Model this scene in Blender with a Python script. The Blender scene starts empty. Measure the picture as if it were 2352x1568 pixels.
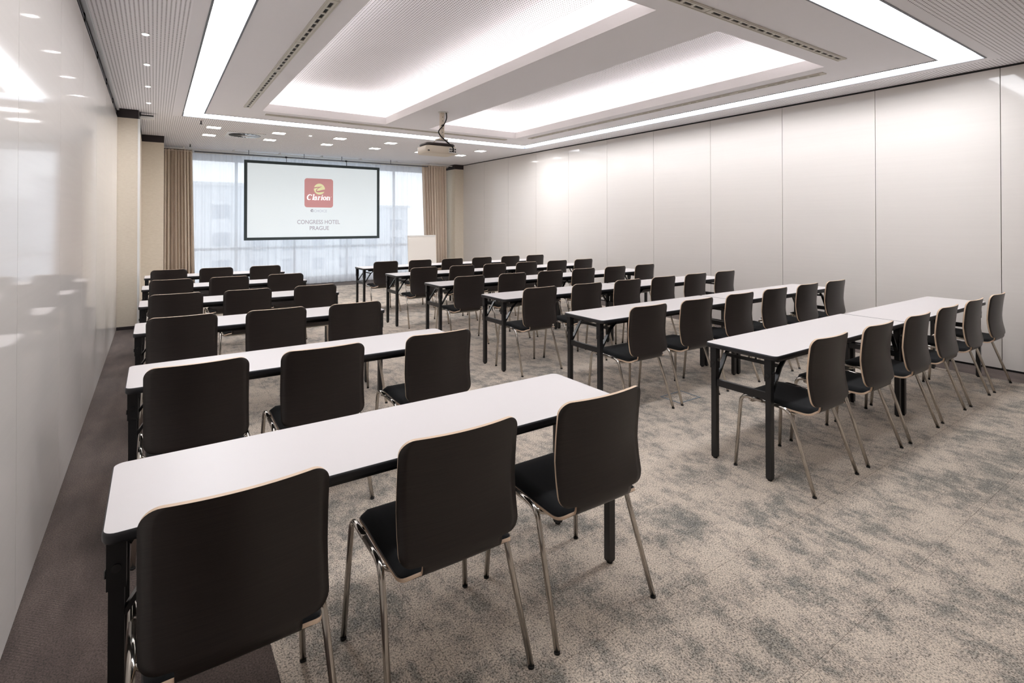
import bpy, bmesh, math, random
from mathutils import Vector, Matrix

# ------------------------------------------------------------------ camera, world, exposure
scene = bpy.context.scene
COL = scene.collection
cam_data = bpy.data.cameras.new('camera')
cam_data.sensor_width = 36.0
cam_data.lens = 1207.7 / 2352 * 36.0
cam_data.shift_y = -(784 - 501.4) / 2352
cam_data.clip_start = 0.02
cam_data.clip_end = 500
camera = bpy.data.objects.new('camera', cam_data)
camera.location = (0, 0, 1.5186)
camera.rotation_euler = (math.pi / 2 + 0.0074, 0, -0.5978)
COL.objects.link(camera)
scene.camera = camera

world = bpy.data.worlds.new('overcast_sky')
scene.world = world
world.use_nodes = True
bg = world.node_tree.nodes['Background']
bg.inputs[0].default_value = (0.965, 0.965, 0.985, 1)
bg.inputs[1].default_value = 1.14

scene.view_settings.view_transform = 'Standard'
scene.view_settings.look = 'None'
scene.view_settings.exposure = 1.55
scene.view_settings.gamma = 1.0
scene.view_settings.use_curve_mapping = False

RING_POWER = 5.5       # luminous ceiling ring
COVE_POWER = 2.7      # hidden strips in the two coffers
DOWN_POWER = 8.5       # small square and round downlights

PI = math.pi
rnd = random.Random(7)

# room measures (metres); the camera stands at x = 0, y = 0
XL, XR = -0.4315, 7.1903
YB, YW = -2.45, 13.70          # back wall, window wall
ZC, ZT = 3.1257, 2.998         # ceiling, top of left wall panels and of the piers

# ------------------------------------------------------------------ helpers
def lin(c):
    c = c / 255.0
    return c / 12.92 if c <= 0.04045 else ((c + 0.055) / 1.055) ** 2.4

def rgb(r, g, b):
    return (lin(r), lin(g), lin(b), 1.0)

def mat(name, col, rough=0.5, metal=0.0, spec=0.5, coat=0.0, coat_rough=0.05):
    m = bpy.data.materials.new(name)
    m.use_nodes = True
    p = m.node_tree.nodes['Principled BSDF']
    p.inputs['Base Color'].default_value = col
    p.inputs['Roughness'].default_value = rough
    p.inputs['Metallic'].default_value = metal
    p.inputs['Specular IOR Level'].default_value = spec
    p.inputs['Coat Weight'].default_value = coat
    p.inputs['Coat Roughness'].default_value = coat_rough
    return m

def nd(m, t, **kw):
    n = m.node_tree.nodes.new(t)
    for k, v in kw.items():
        setattr(n, k, v)
    return n

def lk(m, a, b):
    m.node_tree.links.new(a, b)

def noise(m, vec, scale, detail=2.0, rough=0.5):
    n = nd(m, 'ShaderNodeTexNoise')
    n.inputs['Scale'].default_value = scale
    n.inputs['Detail'].default_value = detail
    n.inputs['Roughness'].default_value = rough
    if vec is not None:
        lk(m, vec, n.inputs['Vector'])
    return n

def ramp(m, fac, stops):
    r = nd(m, 'ShaderNodeValToRGB')
    els = r.color_ramp.elements
    while len(els) > 1:
        els.remove(els[0])
    els[0].position, els[0].color = stops[0][0], stops[0][1]
    for p, c in stops[1:]:
        e = els.new(p)
        e.color = c
    lk(m, fac, r.inputs[0])
    return r

def mix(m, fac, a, b, mode='MIX'):
    n = nd(m, 'ShaderNodeMix', data_type='RGBA', blend_type=mode)
    if isinstance(fac, (int, float)):
        n.inputs[0].default_value = fac
    else:
        lk(m, fac, n.inputs[0])
    for v, i in ((a, 6), (b, 7)):
        if isinstance(v, tuple):
            n.inputs[i].default_value = v
        else:
            lk(m, v, n.inputs[i])
    return n.outputs[2]

def mapping(m, vec, scale):
    n = nd(m, 'ShaderNodeMapping')
    n.inputs['Scale'].default_value = scale
    lk(m, vec, n.inputs['Vector'])
    return n.outputs[0]

def bump(m, height, strength, dist):
    b = nd(m, 'ShaderNodeBump')
    b.inputs['Strength'].default_value = strength
    b.inputs['Distance'].default_value = dist
    lk(m, height, b.inputs['Height'])
    lk(m, b.outputs[0], m.node_tree.nodes['Principled BSDF'].inputs['Normal'])

def emit(name, col, power):
    m = bpy.data.materials.new(name)
    m.use_nodes = True
    p = m.node_tree.nodes['Principled BSDF']
    p.inputs['Base Color'].default_value = (0.8, 0.8, 0.8, 1)
    p.inputs['Emission Color'].default_value = col
    p.inputs['Emission Strength'].default_value = power
    return m

def link(name, mesh, parent=None, loc=None, rot=None):
    o = bpy.data.objects.new(name, mesh)
    COL.objects.link(o)
    if parent is not None:
        o.parent = parent
    if loc is not None:
        o.location = loc
    if rot is not None:
        o.rotation_euler = rot
    return o

def empty(name, loc=(0, 0, 0), rz=0.0, parent=None):
    o = bpy.data.objects.new(name, None)
    o.empty_display_size = 0.1
    COL.objects.link(o)
    o.location = loc
    o.rotation_euler = (0, 0, rz)
    if parent is not None:
        o.parent = parent
    return o

def tag(o, label, cat, group=None):
    o['label'] = label
    o['category'] = cat
    if group:
        o['group'] = group
    return o

def structure(o):
    o['kind'] = 'structure'
    return o

def box(bm, x0, x1, y0, y1, z0, z1, mi=0):
    vs = [bm.verts.new((x, y, z)) for z in (z0, z1) for y in (y0, y1) for x in (x0, x1)]
    for idx in ((0, 2, 3, 1), (4, 5, 7, 6), (0, 1, 5, 4), (2, 6, 7, 3), (0, 4, 6, 2), (1, 3, 7, 5)):
        f = bm.faces.new([vs[i] for i in idx])
        f.material_index = mi
    return vs

def bar(bm, a, b, w, h, up=(0, 0, 1)):
    """straight bar of rectangular section from a to b"""
    a, b = Vector(a), Vector(b)
    d = (b - a).normalized()
    s = d.cross(Vector(up))
    if s.length < 1e-4:
        s = d.cross(Vector((0, 1, 0)))
    s.normalize()
    u = s.cross(d).normalized()
    rings = []
    for p in (a, b):
        rings.append([bm.verts.new(p + s * (sx * w / 2) + u * (sy * h / 2)) for sx, sy in ((-1, -1), (1, -1), (1, 1), (-1, 1))])
    for i in range(4):
        bm.faces.new((rings[0][i], rings[0][(i + 1) % 4], rings[1][(i + 1) % 4], rings[1][i]))
    bm.faces.new(rings[0][::-1])
    bm.faces.new(rings[1])

def tube(bm, pts, r, n=10, cap=True):
    pts = [Vector(p) for p in pts]
    rings = []
    prev = None
    for i, p in enumerate(pts):
        t = (pts[min(i + 1, len(pts) - 1)] - pts[max(i - 1, 0)]).normalized()
        if prev is None:
            s = t.cross(Vector((0.31, 0.52, 0.79))).normalized()
        else:
            s = (prev - t * prev.dot(t)).normalized()
        prev = s
        u = t.cross(s)
        rr = r[i] if isinstance(r, (list, tuple)) else r
        rings.append([bm.verts.new(p + (s * math.cos(2 * PI * k / n) + u * math.sin(2 * PI * k / n)) * rr) for k in range(n)])
    for a, b in zip(rings, rings[1:]):
        for k in range(n):
            f = bm.faces.new((a[k], a[(k + 1) % n], b[(k + 1) % n], b[k]))
            f.smooth = True
    if cap:
        bm.faces.new(rings[0][::-1])
        bm.faces.new(rings[-1])

def fillet(pts, rad, n=6):
    """round the inner corners of a polyline"""
    pts = [Vector(p) for p in pts]
    out = [pts[0]]
    for i in range(1, len(pts) - 1):
        p, a, b = pts[i], pts[i - 1], pts[i + 1]
        da, db = (a - p).normalized(), (b - p).normalized()
        r = min(rad, (a - p).length * 0.49, (b - p).length * 0.49)
        p0, p1 = p + da * r, p + db * r
        for k in range(n + 1):
            t = k / n
            out.append(p0 * (1 - t) ** 2 + p * 2 * t * (1 - t) + p1 * t * t)
    out.append(pts[-1])
    return out

def spline(pts, n=8):
    pts = [Vector(p) for p in pts]
    out = []
    for i in range(len(pts) - 1):
        p0, p1, p2, p3 = pts[max(i - 1, 0)], pts[i], pts[i + 1], pts[min(i + 2, len(pts) - 1)]
        for k in range(n):
            t = k / n
            out.append(0.5 * ((2 * p1) + (p2 - p0) * t + (2 * p0 - 5 * p1 + 4 * p2 - p3) * t * t + (3 * p1 - p0 - 3 * p2 + p3) * t ** 3))
    out.append(pts[-1])
    return out

def disc(bm, c, r, z0, z1, n=24, mi=0):
    """upright round slab"""
    lo = [bm.verts.new((c[0] + r * math.cos(2 * PI * k / n), c[1] + r * math.sin(2 * PI * k / n), z0)) for k in range(n)]
    hi = [bm.verts.new((v.co.x, v.co.y, z1)) for v in lo]
    for k in range(n):
        f = bm.faces.new((lo[k], lo[(k + 1) % n], hi[(k + 1) % n], hi[k]))
        f.smooth = True
        f.material_index = mi
    f = bm.faces.new(lo[::-1]); f.material_index = mi
    f = bm.faces.new(hi); f.material_index = mi

def rrect(w, h, r, n=6):
    """rounded rectangle outline, counter-clockwise, centred"""
    out = []
    for cx, cy, a0 in ((w / 2 - r, h / 2 - r, 0), (-w / 2 + r, h / 2 - r, PI / 2), (-w / 2 + r, -h / 2 + r, PI), (w / 2 - r, -h / 2 + r, 1.5 * PI)):
        for k in range(n + 1):
            a = a0 + k / n * PI / 2
            out.append((cx + r * math.cos(a), cy + r * math.sin(a)))
    return out

def prism(bm, outline, z0, z1, bevel=0.0, smooth=False, mi=0):
    """vertical prism over an outline with an optional small inset bevel at top and bottom"""
    n = len(outline)
    cx = sum(p[0] for p in outline) / n
    cy = sum(p[1] for p in outline) / n
    def ring(z, inset):
        vs = []
        for i, (x, y) in enumerate(outline):
            a, b = outline[i - 1], outline[(i + 1) % n]
            tx, ty = b[0] - a[0], b[1] - a[1]
            l = math.hypot(tx, ty) or 1
            vs.append(bm.verts.new((x - ty / l * inset, y + tx / l * inset, z)))
        return vs
    if bevel:
        rings = [ring(z0, bevel), ring(z0 + bevel, 0), ring(z1 - bevel, 0), ring(z1, bevel)]
    else:
        rings = [ring(z0, 0), ring(z1, 0)]
    for a, b in zip(rings, rings[1:]):
        for k in range(n):
            f = bm.faces.new((a[k], a[(k + 1) % n], b[(k + 1) % n], b[k]))
            f.smooth = smooth
            f.material_index = mi
    f = bm.faces.new(rings[0][::-1]); f.material_index = mi
    f = bm.faces.new(rings[-1]); f.material_index = mi

def mesh(name, build, *mats, fix=False):
    bm = bmesh.new()
    build(bm)
    if fix:
        bmesh.ops.recalc_face_normals(bm, faces=bm.faces[:])
    me = bpy.data.meshes.new(name)
    bm.to_mesh(me)
    bm.free()
    for m in mats:
        me.materials.append(m)
    return me

def part(name, build, m, parent=None, **kw):
    fix = kw.pop('fix', False)
    ms = m if isinstance(m, (list, tuple)) else (m,)
    return link(name, mesh(name, build, *ms, fix=fix), parent, **kw)

def copy_tree(o, parent=None):
    c = o.copy()
    COL.objects.link(c)
    c.parent = parent
    for ch in list(o.children):
        copy_tree(ch, c)
    return c

ORD = ['first', 'second', 'third', 'fourth', 'fifth', 'sixth', 'seventh', 'eighth', 'ninth', 'tenth', 'eleventh', 'twelfth']

# ------------------------------------------------------------------ materials
def carpet_material(name, dark):
    m = mat(name, (1, 1, 1, 1), 0.95, spec=0.15)
    p = m.node_tree.nodes['Principled BSDF']
    p.inputs['Sheen Weight'].default_value = 0.15
    geo = nd(m, 'ShaderNodeNewGeometry')
    info = nd(m, 'ShaderNodeObjectInfo')
    off = nd(m, 'ShaderNodeVectorMath', operation='SCALE')
    off.inputs[0].default_value = (31.0, 17.0, 0.0)
    lk(m, info.outputs['Random'], off.inputs['Scale'])
    add = nd(m, 'ShaderNodeVectorMath', operation='ADD')
    if dark:
        lk(m, geo.outputs['Position'], add.inputs[0])
        add.inputs[1].default_value = (0, 0, 0)
    else:
        sm = nd(m, 'ShaderNodeVectorMath', operation='SCALE')
        sm.inputs['Scale'].default_value = 0.0
        lk(m, off.outputs[0], sm.inputs[0])
        lk(m, geo.outputs['Position'], add.inputs[0])
        lk(m, sm.outputs[0], add.inputs[1])
    v = add.outputs[0]
    fine = noise(m, mapping(m, v, (1, 0.8, 1)), 170, 3, 0.8)
    if dark:
        big = noise(m, mapping(m, v, (5, 1.6, 1)), 1.4, 4, 0.6)
        c1 = ramp(m, big.outputs[0], [(0.30, rgb(72, 62, 57)), (0.52, rgb(88, 76, 70)), (0.72, rgb(102, 89, 82))]).outputs[0]
        sp = ramp(m, fine.outputs[0], [(0.36, (0.42, 0.41, 0.41, 1)), (0.50, (0.95, 0.94, 0.94, 1)), (0.66, (1.45, 1.42, 1.4, 1))]).outputs[0]
        # small woven chevron patches
        wv = nd(m, 'ShaderNodeTexWave', wave_type='BANDS', bands_direction='DIAGONAL')
        wv.inputs['Scale'].default_value = 45
        wv.inputs['Distortion'].default_value = 1.5
        lk(m, v, wv.inputs['Vector'])
        pm = noise(m, mapping(m, v, (4.0, 1.1, 1)), 1.2, 1, 0.4)
        mask = ramp(m, pm.outputs[0], [(0.55, (0, 0, 0, 1)), (0.62, (1, 1, 1, 1))]).outputs[0]
        wr = ramp(m, wv.outputs['Fac'], [(0.3, (0.80, 0.80, 0.80, 1)), (0.7, (1.08, 1.08, 1.08, 1))]).outputs[0]
        wvm = mix(m, mask, (1, 1, 1, 1), wr)
        c = mix(m, 1.0, mix(m, 1.0, c1, sp, 'MULTIPLY'), wvm, 'MULTIPLY')
    else:
        pa = noise(m, mapping(m, v, (1.0, 0.72, 1)), 5.2, 6, 0.78)
        pb = noise(m, mapping(m, v, (1.0, 0.55, 1)), 18.0, 5, 0.78)
        pc = noise(m, mapping(m, v, (1.0, 0.7, 1)), 2.2, 2, 0.5)
        s1 = nd(m, 'ShaderNodeMath', operation='MULTIPLY_ADD')
        lk(m, pb.outputs[0], s1.inputs[0]); s1.inputs[1].default_value = 0.55; lk(m, pa.outputs[0], s1.inputs[2])
        s2 = nd(m, 'ShaderNodeMath', operation='MULTIPLY_ADD')
        lk(m, pc.outputs[0], s2.inputs[0]); s2.inputs[1].default_value = 0.35; lk(m, s1.outputs[0], s2.inputs[2])
        patch = ramp(m, s2.outputs[0], [(0.80, rgb(202, 188, 172)), (0.93, rgb(188, 175, 162)), (1.0, rgb(163, 156, 145)), (1.0, rgb(160, 151, 142))])
        patch.color_ramp.elements[0].position = 0.42
        # noise sums reach about 0.6..1.3: rescale before the ramp
        rs = nd(m, 'ShaderNodeMapRange')
        rs.inputs['From Min'].default_value = 0.66
        rs.inputs['From Max'].default_value = 1.22
        lk(m, s2.outputs[0], rs.inputs['Value'])
        for l in list(patch.inputs[0].links):
            m.node_tree.links.remove(l)
        lk(m, rs.outputs[0], patch.inputs[0])
        patch.color_ramp.elements[1].position = 0.56
        patch.color_ramp.elements[2].position = 0.70
        patch.color_ramp.elements[3].position = 0.86
        patch.color_ramp.elements[3].color = rgb(150, 146, 139)
        # tufts: dark flecks, denser where the patch is grey
        fleck = nd(m, 'ShaderNodeMath', operation='MULTIPLY_ADD')
        lk(m, rs.outputs[0], fleck.inputs[0]); fleck.inputs[1].default_value = -0.12; lk(m, fine.outputs[0], fleck.inputs[2])
        sp = ramp(m, fleck.outputs[0], [(0.33, (0.22, 0.21, 0.20, 1)), (0.44, (0.88, 0.88, 0.88, 1)), (0.56, (1.22, 1.21, 1.20, 1))]).outputs[0]
        c = mix(m, 1.0, patch.outputs[0], sp, 'MULTIPLY')
    lk(m, c, p.inputs['Base Color'])
    bump(m, fine.outputs[0], 0.5, 0.004)
    return m

M_CARPET = carpet_material('carpet_beige_grey', False)
M_BORDER = carpet_material('carpet_dark_brown', True)
M_SLAB = mat('subfloor', rgb(120, 110, 100), 0.9)

def perforated():
    m = mat('perforated_board', rgb(240, 236, 235), 0.85, spec=0.2)
    p = m.node_tree.nodes['Principled BSDF']
    geo = nd(m, 'ShaderNodeNewGeometry')
    sc = nd(m, 'ShaderNodeVectorMath', operation='SCALE')
    sc.inputs['Scale'].default_value = 1 / 0.0285
    lk(m, geo.outputs['Position'], sc.inputs[0])
    fr = nd(m, 'ShaderNodeVectorMath', operation='FRACTION')
    lk(m, sc.outputs[0], fr.inputs[0])
    sb = nd(m, 'ShaderNodeVectorMath', operation='SUBTRACT')
    lk(m, fr.outputs[0], sb.inputs[0]); sb.inputs[1].default_value = (0.5, 0.5, 0)
    fl = nd(m, 'ShaderNodeVectorMath', operation='MULTIPLY')
    lk(m, sb.outputs[0], fl.inputs[0]); fl.inputs[1].default_value = (1, 1, 0)
    ln = nd(m, 'ShaderNodeVectorMath', operation='LENGTH')
    lk(m, fl.outputs[0], ln.inputs[0])
    r = ramp(m, ln.outputs['Value'], [(0.19, rgb(78, 72, 70)), (0.23, rgb(249, 247, 249))])
    lk(m, r.outputs[0], p.inputs['Base Color'])
    return m

M_PERF = perforated()
M_CEIL = mat('ceiling_paint', rgb(243, 241, 243), 0.85, spec=0.2)
M_COFFER = mat('coffer_paint', rgb(243, 239, 238), 0.8, spec=0.2)
M_RING = emit('luminous_ceiling', (1.0, 1.015, 1.06, 1), RING_POWER)
M_COVE = emit('cove_strip', (1.0, 0.975, 0.99, 1), COVE_POWER)
M_DOWN = emit('downlight_panel', (1.0, 0.97, 0.96, 1), DOWN_POWER)
M_GREYMETAL = mat('grey_metal_reveal', rgb(112, 115, 120), 0.5, metal=0.3)
M_ALU = mat('aluminium', rgb(196, 198, 200), 0.28, metal=0.9)
M_RAIL = mat('pale_anodised_rail', rgb(208, 212, 216), 0.35)
M_BLACKGAP = mat('black_shadow_gap', rgb(16, 15, 16), 0.6)
M_VENTFRAME = mat('vent_frame', rgb(205, 200, 188), 0.45)
M_WHITEPLASTIC = mat('white_plastic', rgb(232, 230, 226), 0.4)

def panel_material():
    """glossy laminate: diffuse body under a weak clear film"""
    m = bpy.data.materials.new('gloss_wall_panel')
    m.use_nodes = True
    nt = m.node_tree
    nt.nodes.remove(nt.nodes['Principled BSDF'])
    out = [n for n in nt.nodes if n.type == 'OUTPUT_MATERIAL'][0]
    geo = nd(m, 'ShaderNodeNewGeometry')
    a = noise(m, mapping(m, geo.outputs['Position'], (1, 1, 60)), 0.8, 2)
    r = ramp(m, a.outputs[0], [(0.3, rgb(220, 214, 208)), (0.7, rgb(222, 216, 210))])
    df = nd(m, 'ShaderNodeBsdfDiffuse')
    lk(m, r.outputs[0], df.inputs[0])
    gl = nd(m, 'ShaderNodeBsdfGlossy')
    gl.inputs['Roughness'].default_value = 0.06
    gl.inputs['Color'].default_value = (1, 1, 1, 1)
    fr = nd(m, 'ShaderNodeFresnel')
    fr.inputs['IOR'].default_value = 1.45
    k = nd(m, 'ShaderNodeMath', operation='MULTIPLY')
    lk(m, fr.outputs[0], k.inputs[0]); k.inputs[1].default_value = 0.75
    mx = nd(m, 'ShaderNodeMixShader')
    lk(m, k.outputs[0], mx.inputs[0]); lk(m, df.outputs[0], mx.inputs[1]); lk(m, gl.outputs[0], mx.inputs[2])
    lk(m, mx.outputs[0], out.inputs[0])
    return m

M_PANEL = panel_material()

def woven(name, c0, c1):
    m = mat(name, c0, 0.9, spec=0.2)
    p = m.node_tree.nodes['Principled BSDF']
    geo = nd(m, 'ShaderNodeNewGeometry')
    a = noise(m, mapping(m, geo.outputs['Position'], (6, 6, 60)), 3.0, 4, 0.7)
    r = ramp(m, a.outputs[0], [(0.35, c0), (0.65, c1)])
    lk(m, r.outputs[0], p.inputs['Base Color'])
    bump(m, a.outputs[0], 0.15, 0.002)
    return m

M_PIER = woven('woven_wallpaper', rgb(214, 202, 184), rgb(226, 215, 198))
M_CAP = mat('dark_brown_cap', rgb(44, 35, 36), 0.55)
M_BACKWALL = mat('back_wall_paint', rgb(205, 196, 186), 0.8)
M_WINWALL = mat('window_wall_paint', rgb(236, 236, 236), 0.7)

# chairs and tables
def veneer():
    m = mat('dark_wenge_veneer', rgb(50, 42, 38), 0.34, spec=0.45)
    p = m.node_tree.nodes['Principled BSDF']
    tc = nd(m, 'ShaderNodeTexCoord')
    a = noise(m, mapping(m, tc.outputs['Object'], (3, 3, 160)), 2.0, 4, 0.7)
    r = ramp(m, a.outputs[0], [(0.3, rgb(34, 29, 27)), (0.7, rgb(47, 40, 37))])
    lk(m, r.outputs[0], p.inputs['Base Color'])
    bump(m, a.outputs[0], 0.08, 0.001)
    return m

M_VENEER = veneer()

def ply():
    m = mat('birch_ply_edge', rgb(205, 178, 152), 0.5)
    return m

M_PLY = ply()

def upholstery():
    m = mat('black_upholstery', rgb(17, 17, 18), 0.9, spec=0.2)
    p = m.node_tree.nodes['Principled BSDF']
    p.inputs['Sheen Weight'].default_value = 0.06
    tc = nd(m, 'ShaderNodeTexCoord')
    a = noise(m, tc.outputs['Object'], 500, 2)
    bump(m, a.outputs[0], 0.3, 0.001)
    return m

M_PAD = upholstery()
M_CHROME = mat('chrome_tube', rgb(196, 190, 182), 0.13, metal=1.0)
M_RUBBER = mat('black_rubber', rgb(20, 20, 20), 0.7)
M_LAMINATE = mat('white_laminate', rgb(199, 193, 191), 0.42, spec=0.45)
M_EDGE = mat('black_edge_band', rgb(30, 30, 33), 0.45)
M_STEEL = mat('black_steel', rgb(24, 23, 24), 0.38, spec=0.5)
M_STEELGLOSS = mat('black_gloss_brace', rgb(28, 28, 29), 0.22, spec=0.7)

# drapes, sheer, glass
M_DRAPE = woven('taupe_drape', rgb(222, 205, 187), rgb(234, 218, 201))

def sheer():
    m = bpy.data.materials.new('white_sheer')
    m.use_nodes = True
    nt = m.node_tree
    nt.nodes.remove(nt.nodes['Principled BSDF'])
    out = [n for n in nt.nodes if n.type == 'OUTPUT_MATERIAL'][0]
    tr = nd(m, 'ShaderNodeBsdfTransparent'); tr.inputs[0].default_value = (0.97, 0.98, 1, 1)
    tl = nd(m, 'ShaderNodeBsdfTranslucent'); tl.inputs[0].default_value = (0.86, 0.88, 0.93, 1)
    df = nd(m, 'ShaderNodeBsdfDiffuse'); df.inputs[0].default_value = (0.86, 0.87, 0.9, 1)
    a = nd(m, 'ShaderNodeMixShader'); a.inputs[0].default_value = 0.42
    lk(m, tl.outputs[0], a.inputs[1]); lk(m, df.outputs[0], a.inputs[2])
    b = nd(m, 'ShaderNodeMixShader'); b.inputs[0].default_value = 0.80
    lk(m, tr.outputs[0], b.inputs[1]); lk(m, a.outputs[0], b.inputs[2])
    lk(m, b.outputs[0], out.inputs[0])
    return m

M_SHEER = sheer()

def glass():
    m = bpy.data.materials.new('window_glass')
    m.use_nodes = True
    nt = m.node_tree
    nt.nodes.remove(nt.nodes['Principled BSDF'])
    out = [n for n in nt.nodes if n.type == 'OUTPUT_MATERIAL'][0]
    tr = nd(m, 'ShaderNodeBsdfTransparent'); tr.inputs[0].default_value = (0.93, 0.96, 0.97, 1)
    gl = nd(m, 'ShaderNodeBsdfGlossy'); gl.inputs['Roughness'].default_value = 0.02
    fr = nd(m, 'ShaderNodeFresnel')
    mx = nd(m, 'ShaderNodeMixShader')
    lk(m, fr.outputs[0], mx.inputs[0]); lk(m, tr.outputs[0], mx.inputs[1]); lk(m, gl.outputs[0], mx.inputs[2])
    lk(m, mx.outputs[0], out.inputs[0])
    return m

M_GLASS = glass()
M_FRAME = mat('window_frame', rgb(225, 226, 228), 0.4)

# ------------------------------------------------------------------ floor
floor = structure(part('floor', lambda bm: box(bm, XL - 0.3, XR + 0.3, YB - 0.2, YW + 0.2, -0.15, -0.007), M_SLAB))
CXL, CXR = 0.353, 6.779
TILE = (CXR - CXL) / 13
TY0 = 0.918 - 5 * TILE
NROW = 29
CYW = TY0 + NROW * TILE

def tile_build(bm):
    prism(bm, [(-TILE / 2 + .0006, -TILE / 2 + .0006), (TILE / 2 - .0006, -TILE / 2 + .0006), (TILE / 2 - .0006, TILE / 2 - .0006), (-TILE / 2 + .0006, TILE / 2 - .0006)], -0.007, 0.0)

tile_mesh = mesh('carpet_tile', tile_build, M_CARPET)
cells = [(i, j) for j in range(NROW) for i in range(13)]
def cell_key(c):
    x, y = CXL + (c[0] + .5) * TILE, TY0 + (c[1] + .5) * TILE
    d = math.sin(.5978) * x + math.cos(.5978) * y
    s = math.cos(.5978) * x - math.sin(.5978) * y
    inside = d > 0.5 and abs(s / d) < 1.1
    return (0 if inside else 1, math.hypot(x, y))
cells.sort(key=cell_key)
for (i, j) in cells[:300]:
    link('carpet_tile', tile_mesh, floor, loc=(CXL + (i + .5) * TILE, TY0 + (j + .5) * TILE, 0))
def rest_tiles(bm):
    for (i, j) in cells[300:]:
        x, y = CXL + i * TILE, TY0 + j * TILE
        box(bm, x + .0006, x + TILE - .0006, y + .0006, y + TILE - .0006, -0.007, 0)
o = part('far_carpet_tiles', rest_tiles, M_CARPET, floor)
o['kind'] = 'stuff'
for nm, (x0, x1, y0, y1) in {'carpet_border': (XL - .02, CXL, YB, YW), 'carpet_border_': (CXR, XR + .02, YB, YW), 'carpet_border__': (CXL, CXR, CYW, YW), 'carpet_border___': (CXL, CXR, YB, TY0)}.items():
    part('carpet_border', lambda bm: box(bm, x0 + .0006, x1 - .0006, y0, y1, -0.007, 0.0), M_BORDER, floor)

# ------------------------------------------------------------------ walls
SEAM_Y0, SEAM_W = 1.636, 1.136
# right wall: folding partition of tall glossy panels with black gaps
wall_right = structure(part('wall_right', lambda bm: box(bm, XR + 0.045, XR + 0.2, YB - 0.2, YW + 0.2, -0.15, ZC + 0.6), M_BLACKGAP))
ys = [SEAM_Y0 + k * SEAM_W for k in range(-3, 11)]
ys = [y for y in ys if YB < y < YW]
ys = [YB] + ys + [YW]
for a, b in zip(ys, ys[1:]):
    part('panel', lambda bm: box(bm, XR, XR + 0.04, a + .003, b - .003, 0.022, ZC - 0.022), M_PANEL, wall_right)
part('floor_seal', lambda bm: box(bm, XR + 0.008, XR + 0.03, YB, YW, 0.0, 0.022), M_BLACKGAP, wall_right)
part('ceiling_track', lambda bm: box(bm, XR + 0.004, XR + 0.045, YB, YW, ZC - 0.022, ZC), M_BLACKGAP, wall_right)

# left wall: the same partition, with a dark track band above
PY1, PY2 = 9.225, 11.739
wall_left = structure(part('wall_left', lambda bm: box(bm, XL - 0.2, XL - 0.045, YB - 0.2, YW + 0.2, -0.15, ZC + 0.6), M_BLACKGAP))
ys = [2.731 + 1.1 * k for k in range(-3, 6)]
ys = [YB] + [y for y in ys if YB < y < PY1 - .2] + [PY1]
for a, b in zip(ys, ys[1:]):
    part('panel', lambda bm: box(bm, XL - 0.04, XL, a + .0018, b - .0018, 0.012, ZT), M_PANEL, wall_left)
part('floor_seal', lambda bm: box(bm, XL - 0.03, XL - 0.006, YB, PY1, 0.0, 0.012), M_BLACKGAP, wall_left)
track = empty('track', (0, 0, 0), 0, wall_left)
bpy.data.objects.remove(track)
track = part('ceiling_track', lambda bm: box(bm, XL - 0.045, XL - 0.02, YB, PY1, ZT, ZC), M_BLACKGAP, wall_left)
part('track_rail', lambda bm: box(bm, XL - 0.004, XL + 0.022, YB, PY1 - 0.03, ZC - 0.034, ZC - 0.001), M_RAIL, track)
part('track_rail', lambda bm: box(bm, XL - 0.022, XL - 0.010, YB, PY1 - 0.03, ZC - 0.07, ZC - 0.05), M_GREYMETAL, track)
for k in range(8):
    y = 0.7 + 1.1 * k
    part('track_clip', lambda bm: box(bm, XL - 0.02, XL - 0.004, y, y + .02, ZC - 0.09, ZC - 0.02), M_STEEL, track)

# piers
def pier(name, x0, x1, y0, y1):
    p = structure(part(name, lambda bm: box(bm, x0, x1, y0, y1, 0.045, ZT), M_PIER))
    part('cap', lambda bm: box(bm, x0, x1 if x0 < 0 else x1, y0 + .004, y1, ZT, ZC), M_CAP, p)
    part('skirting', lambda bm: box(bm, x0, x1 + (.003 if x0 < 0 else 0), y0 - .003, y1, 0.0, 0.045), M_CAP, p)
    return p
p1 = pier('wall_left_pier', XL - 0.04, -0.190, PY1, PY2)
part('corner_strip', lambda bm: box(bm, -0.196, -0.168, PY1 - .004, PY1 + .02, 0.0, ZT), M_WHITEPLASTIC, p1)
p2 = pier('wall_front_left_pier', XL - 0.04, 0.150, PY2, YW)
p3 = structure(part('wall_front_right_pier', lambda bm: box(bm, 6.92, XR + .04, 12.99, YW, 0.045, ZT), M_PIER))
part('cap', lambda bm: box(bm, 6.916, XR + .04, 12.986, YW, ZT, ZC), M_CAP, p3)
part('skirting', lambda bm: box(bm, 6.917, XR + .04, 12.987, YW, 0, 0.045), M_CAP, p3)

# back wall behind the camera
structure(part('wall_back', lambda bm: box(bm, XL - .2, XR + .2, YB - .2, YB, -0.15, ZC + .6), M_BACKWALL))

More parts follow.
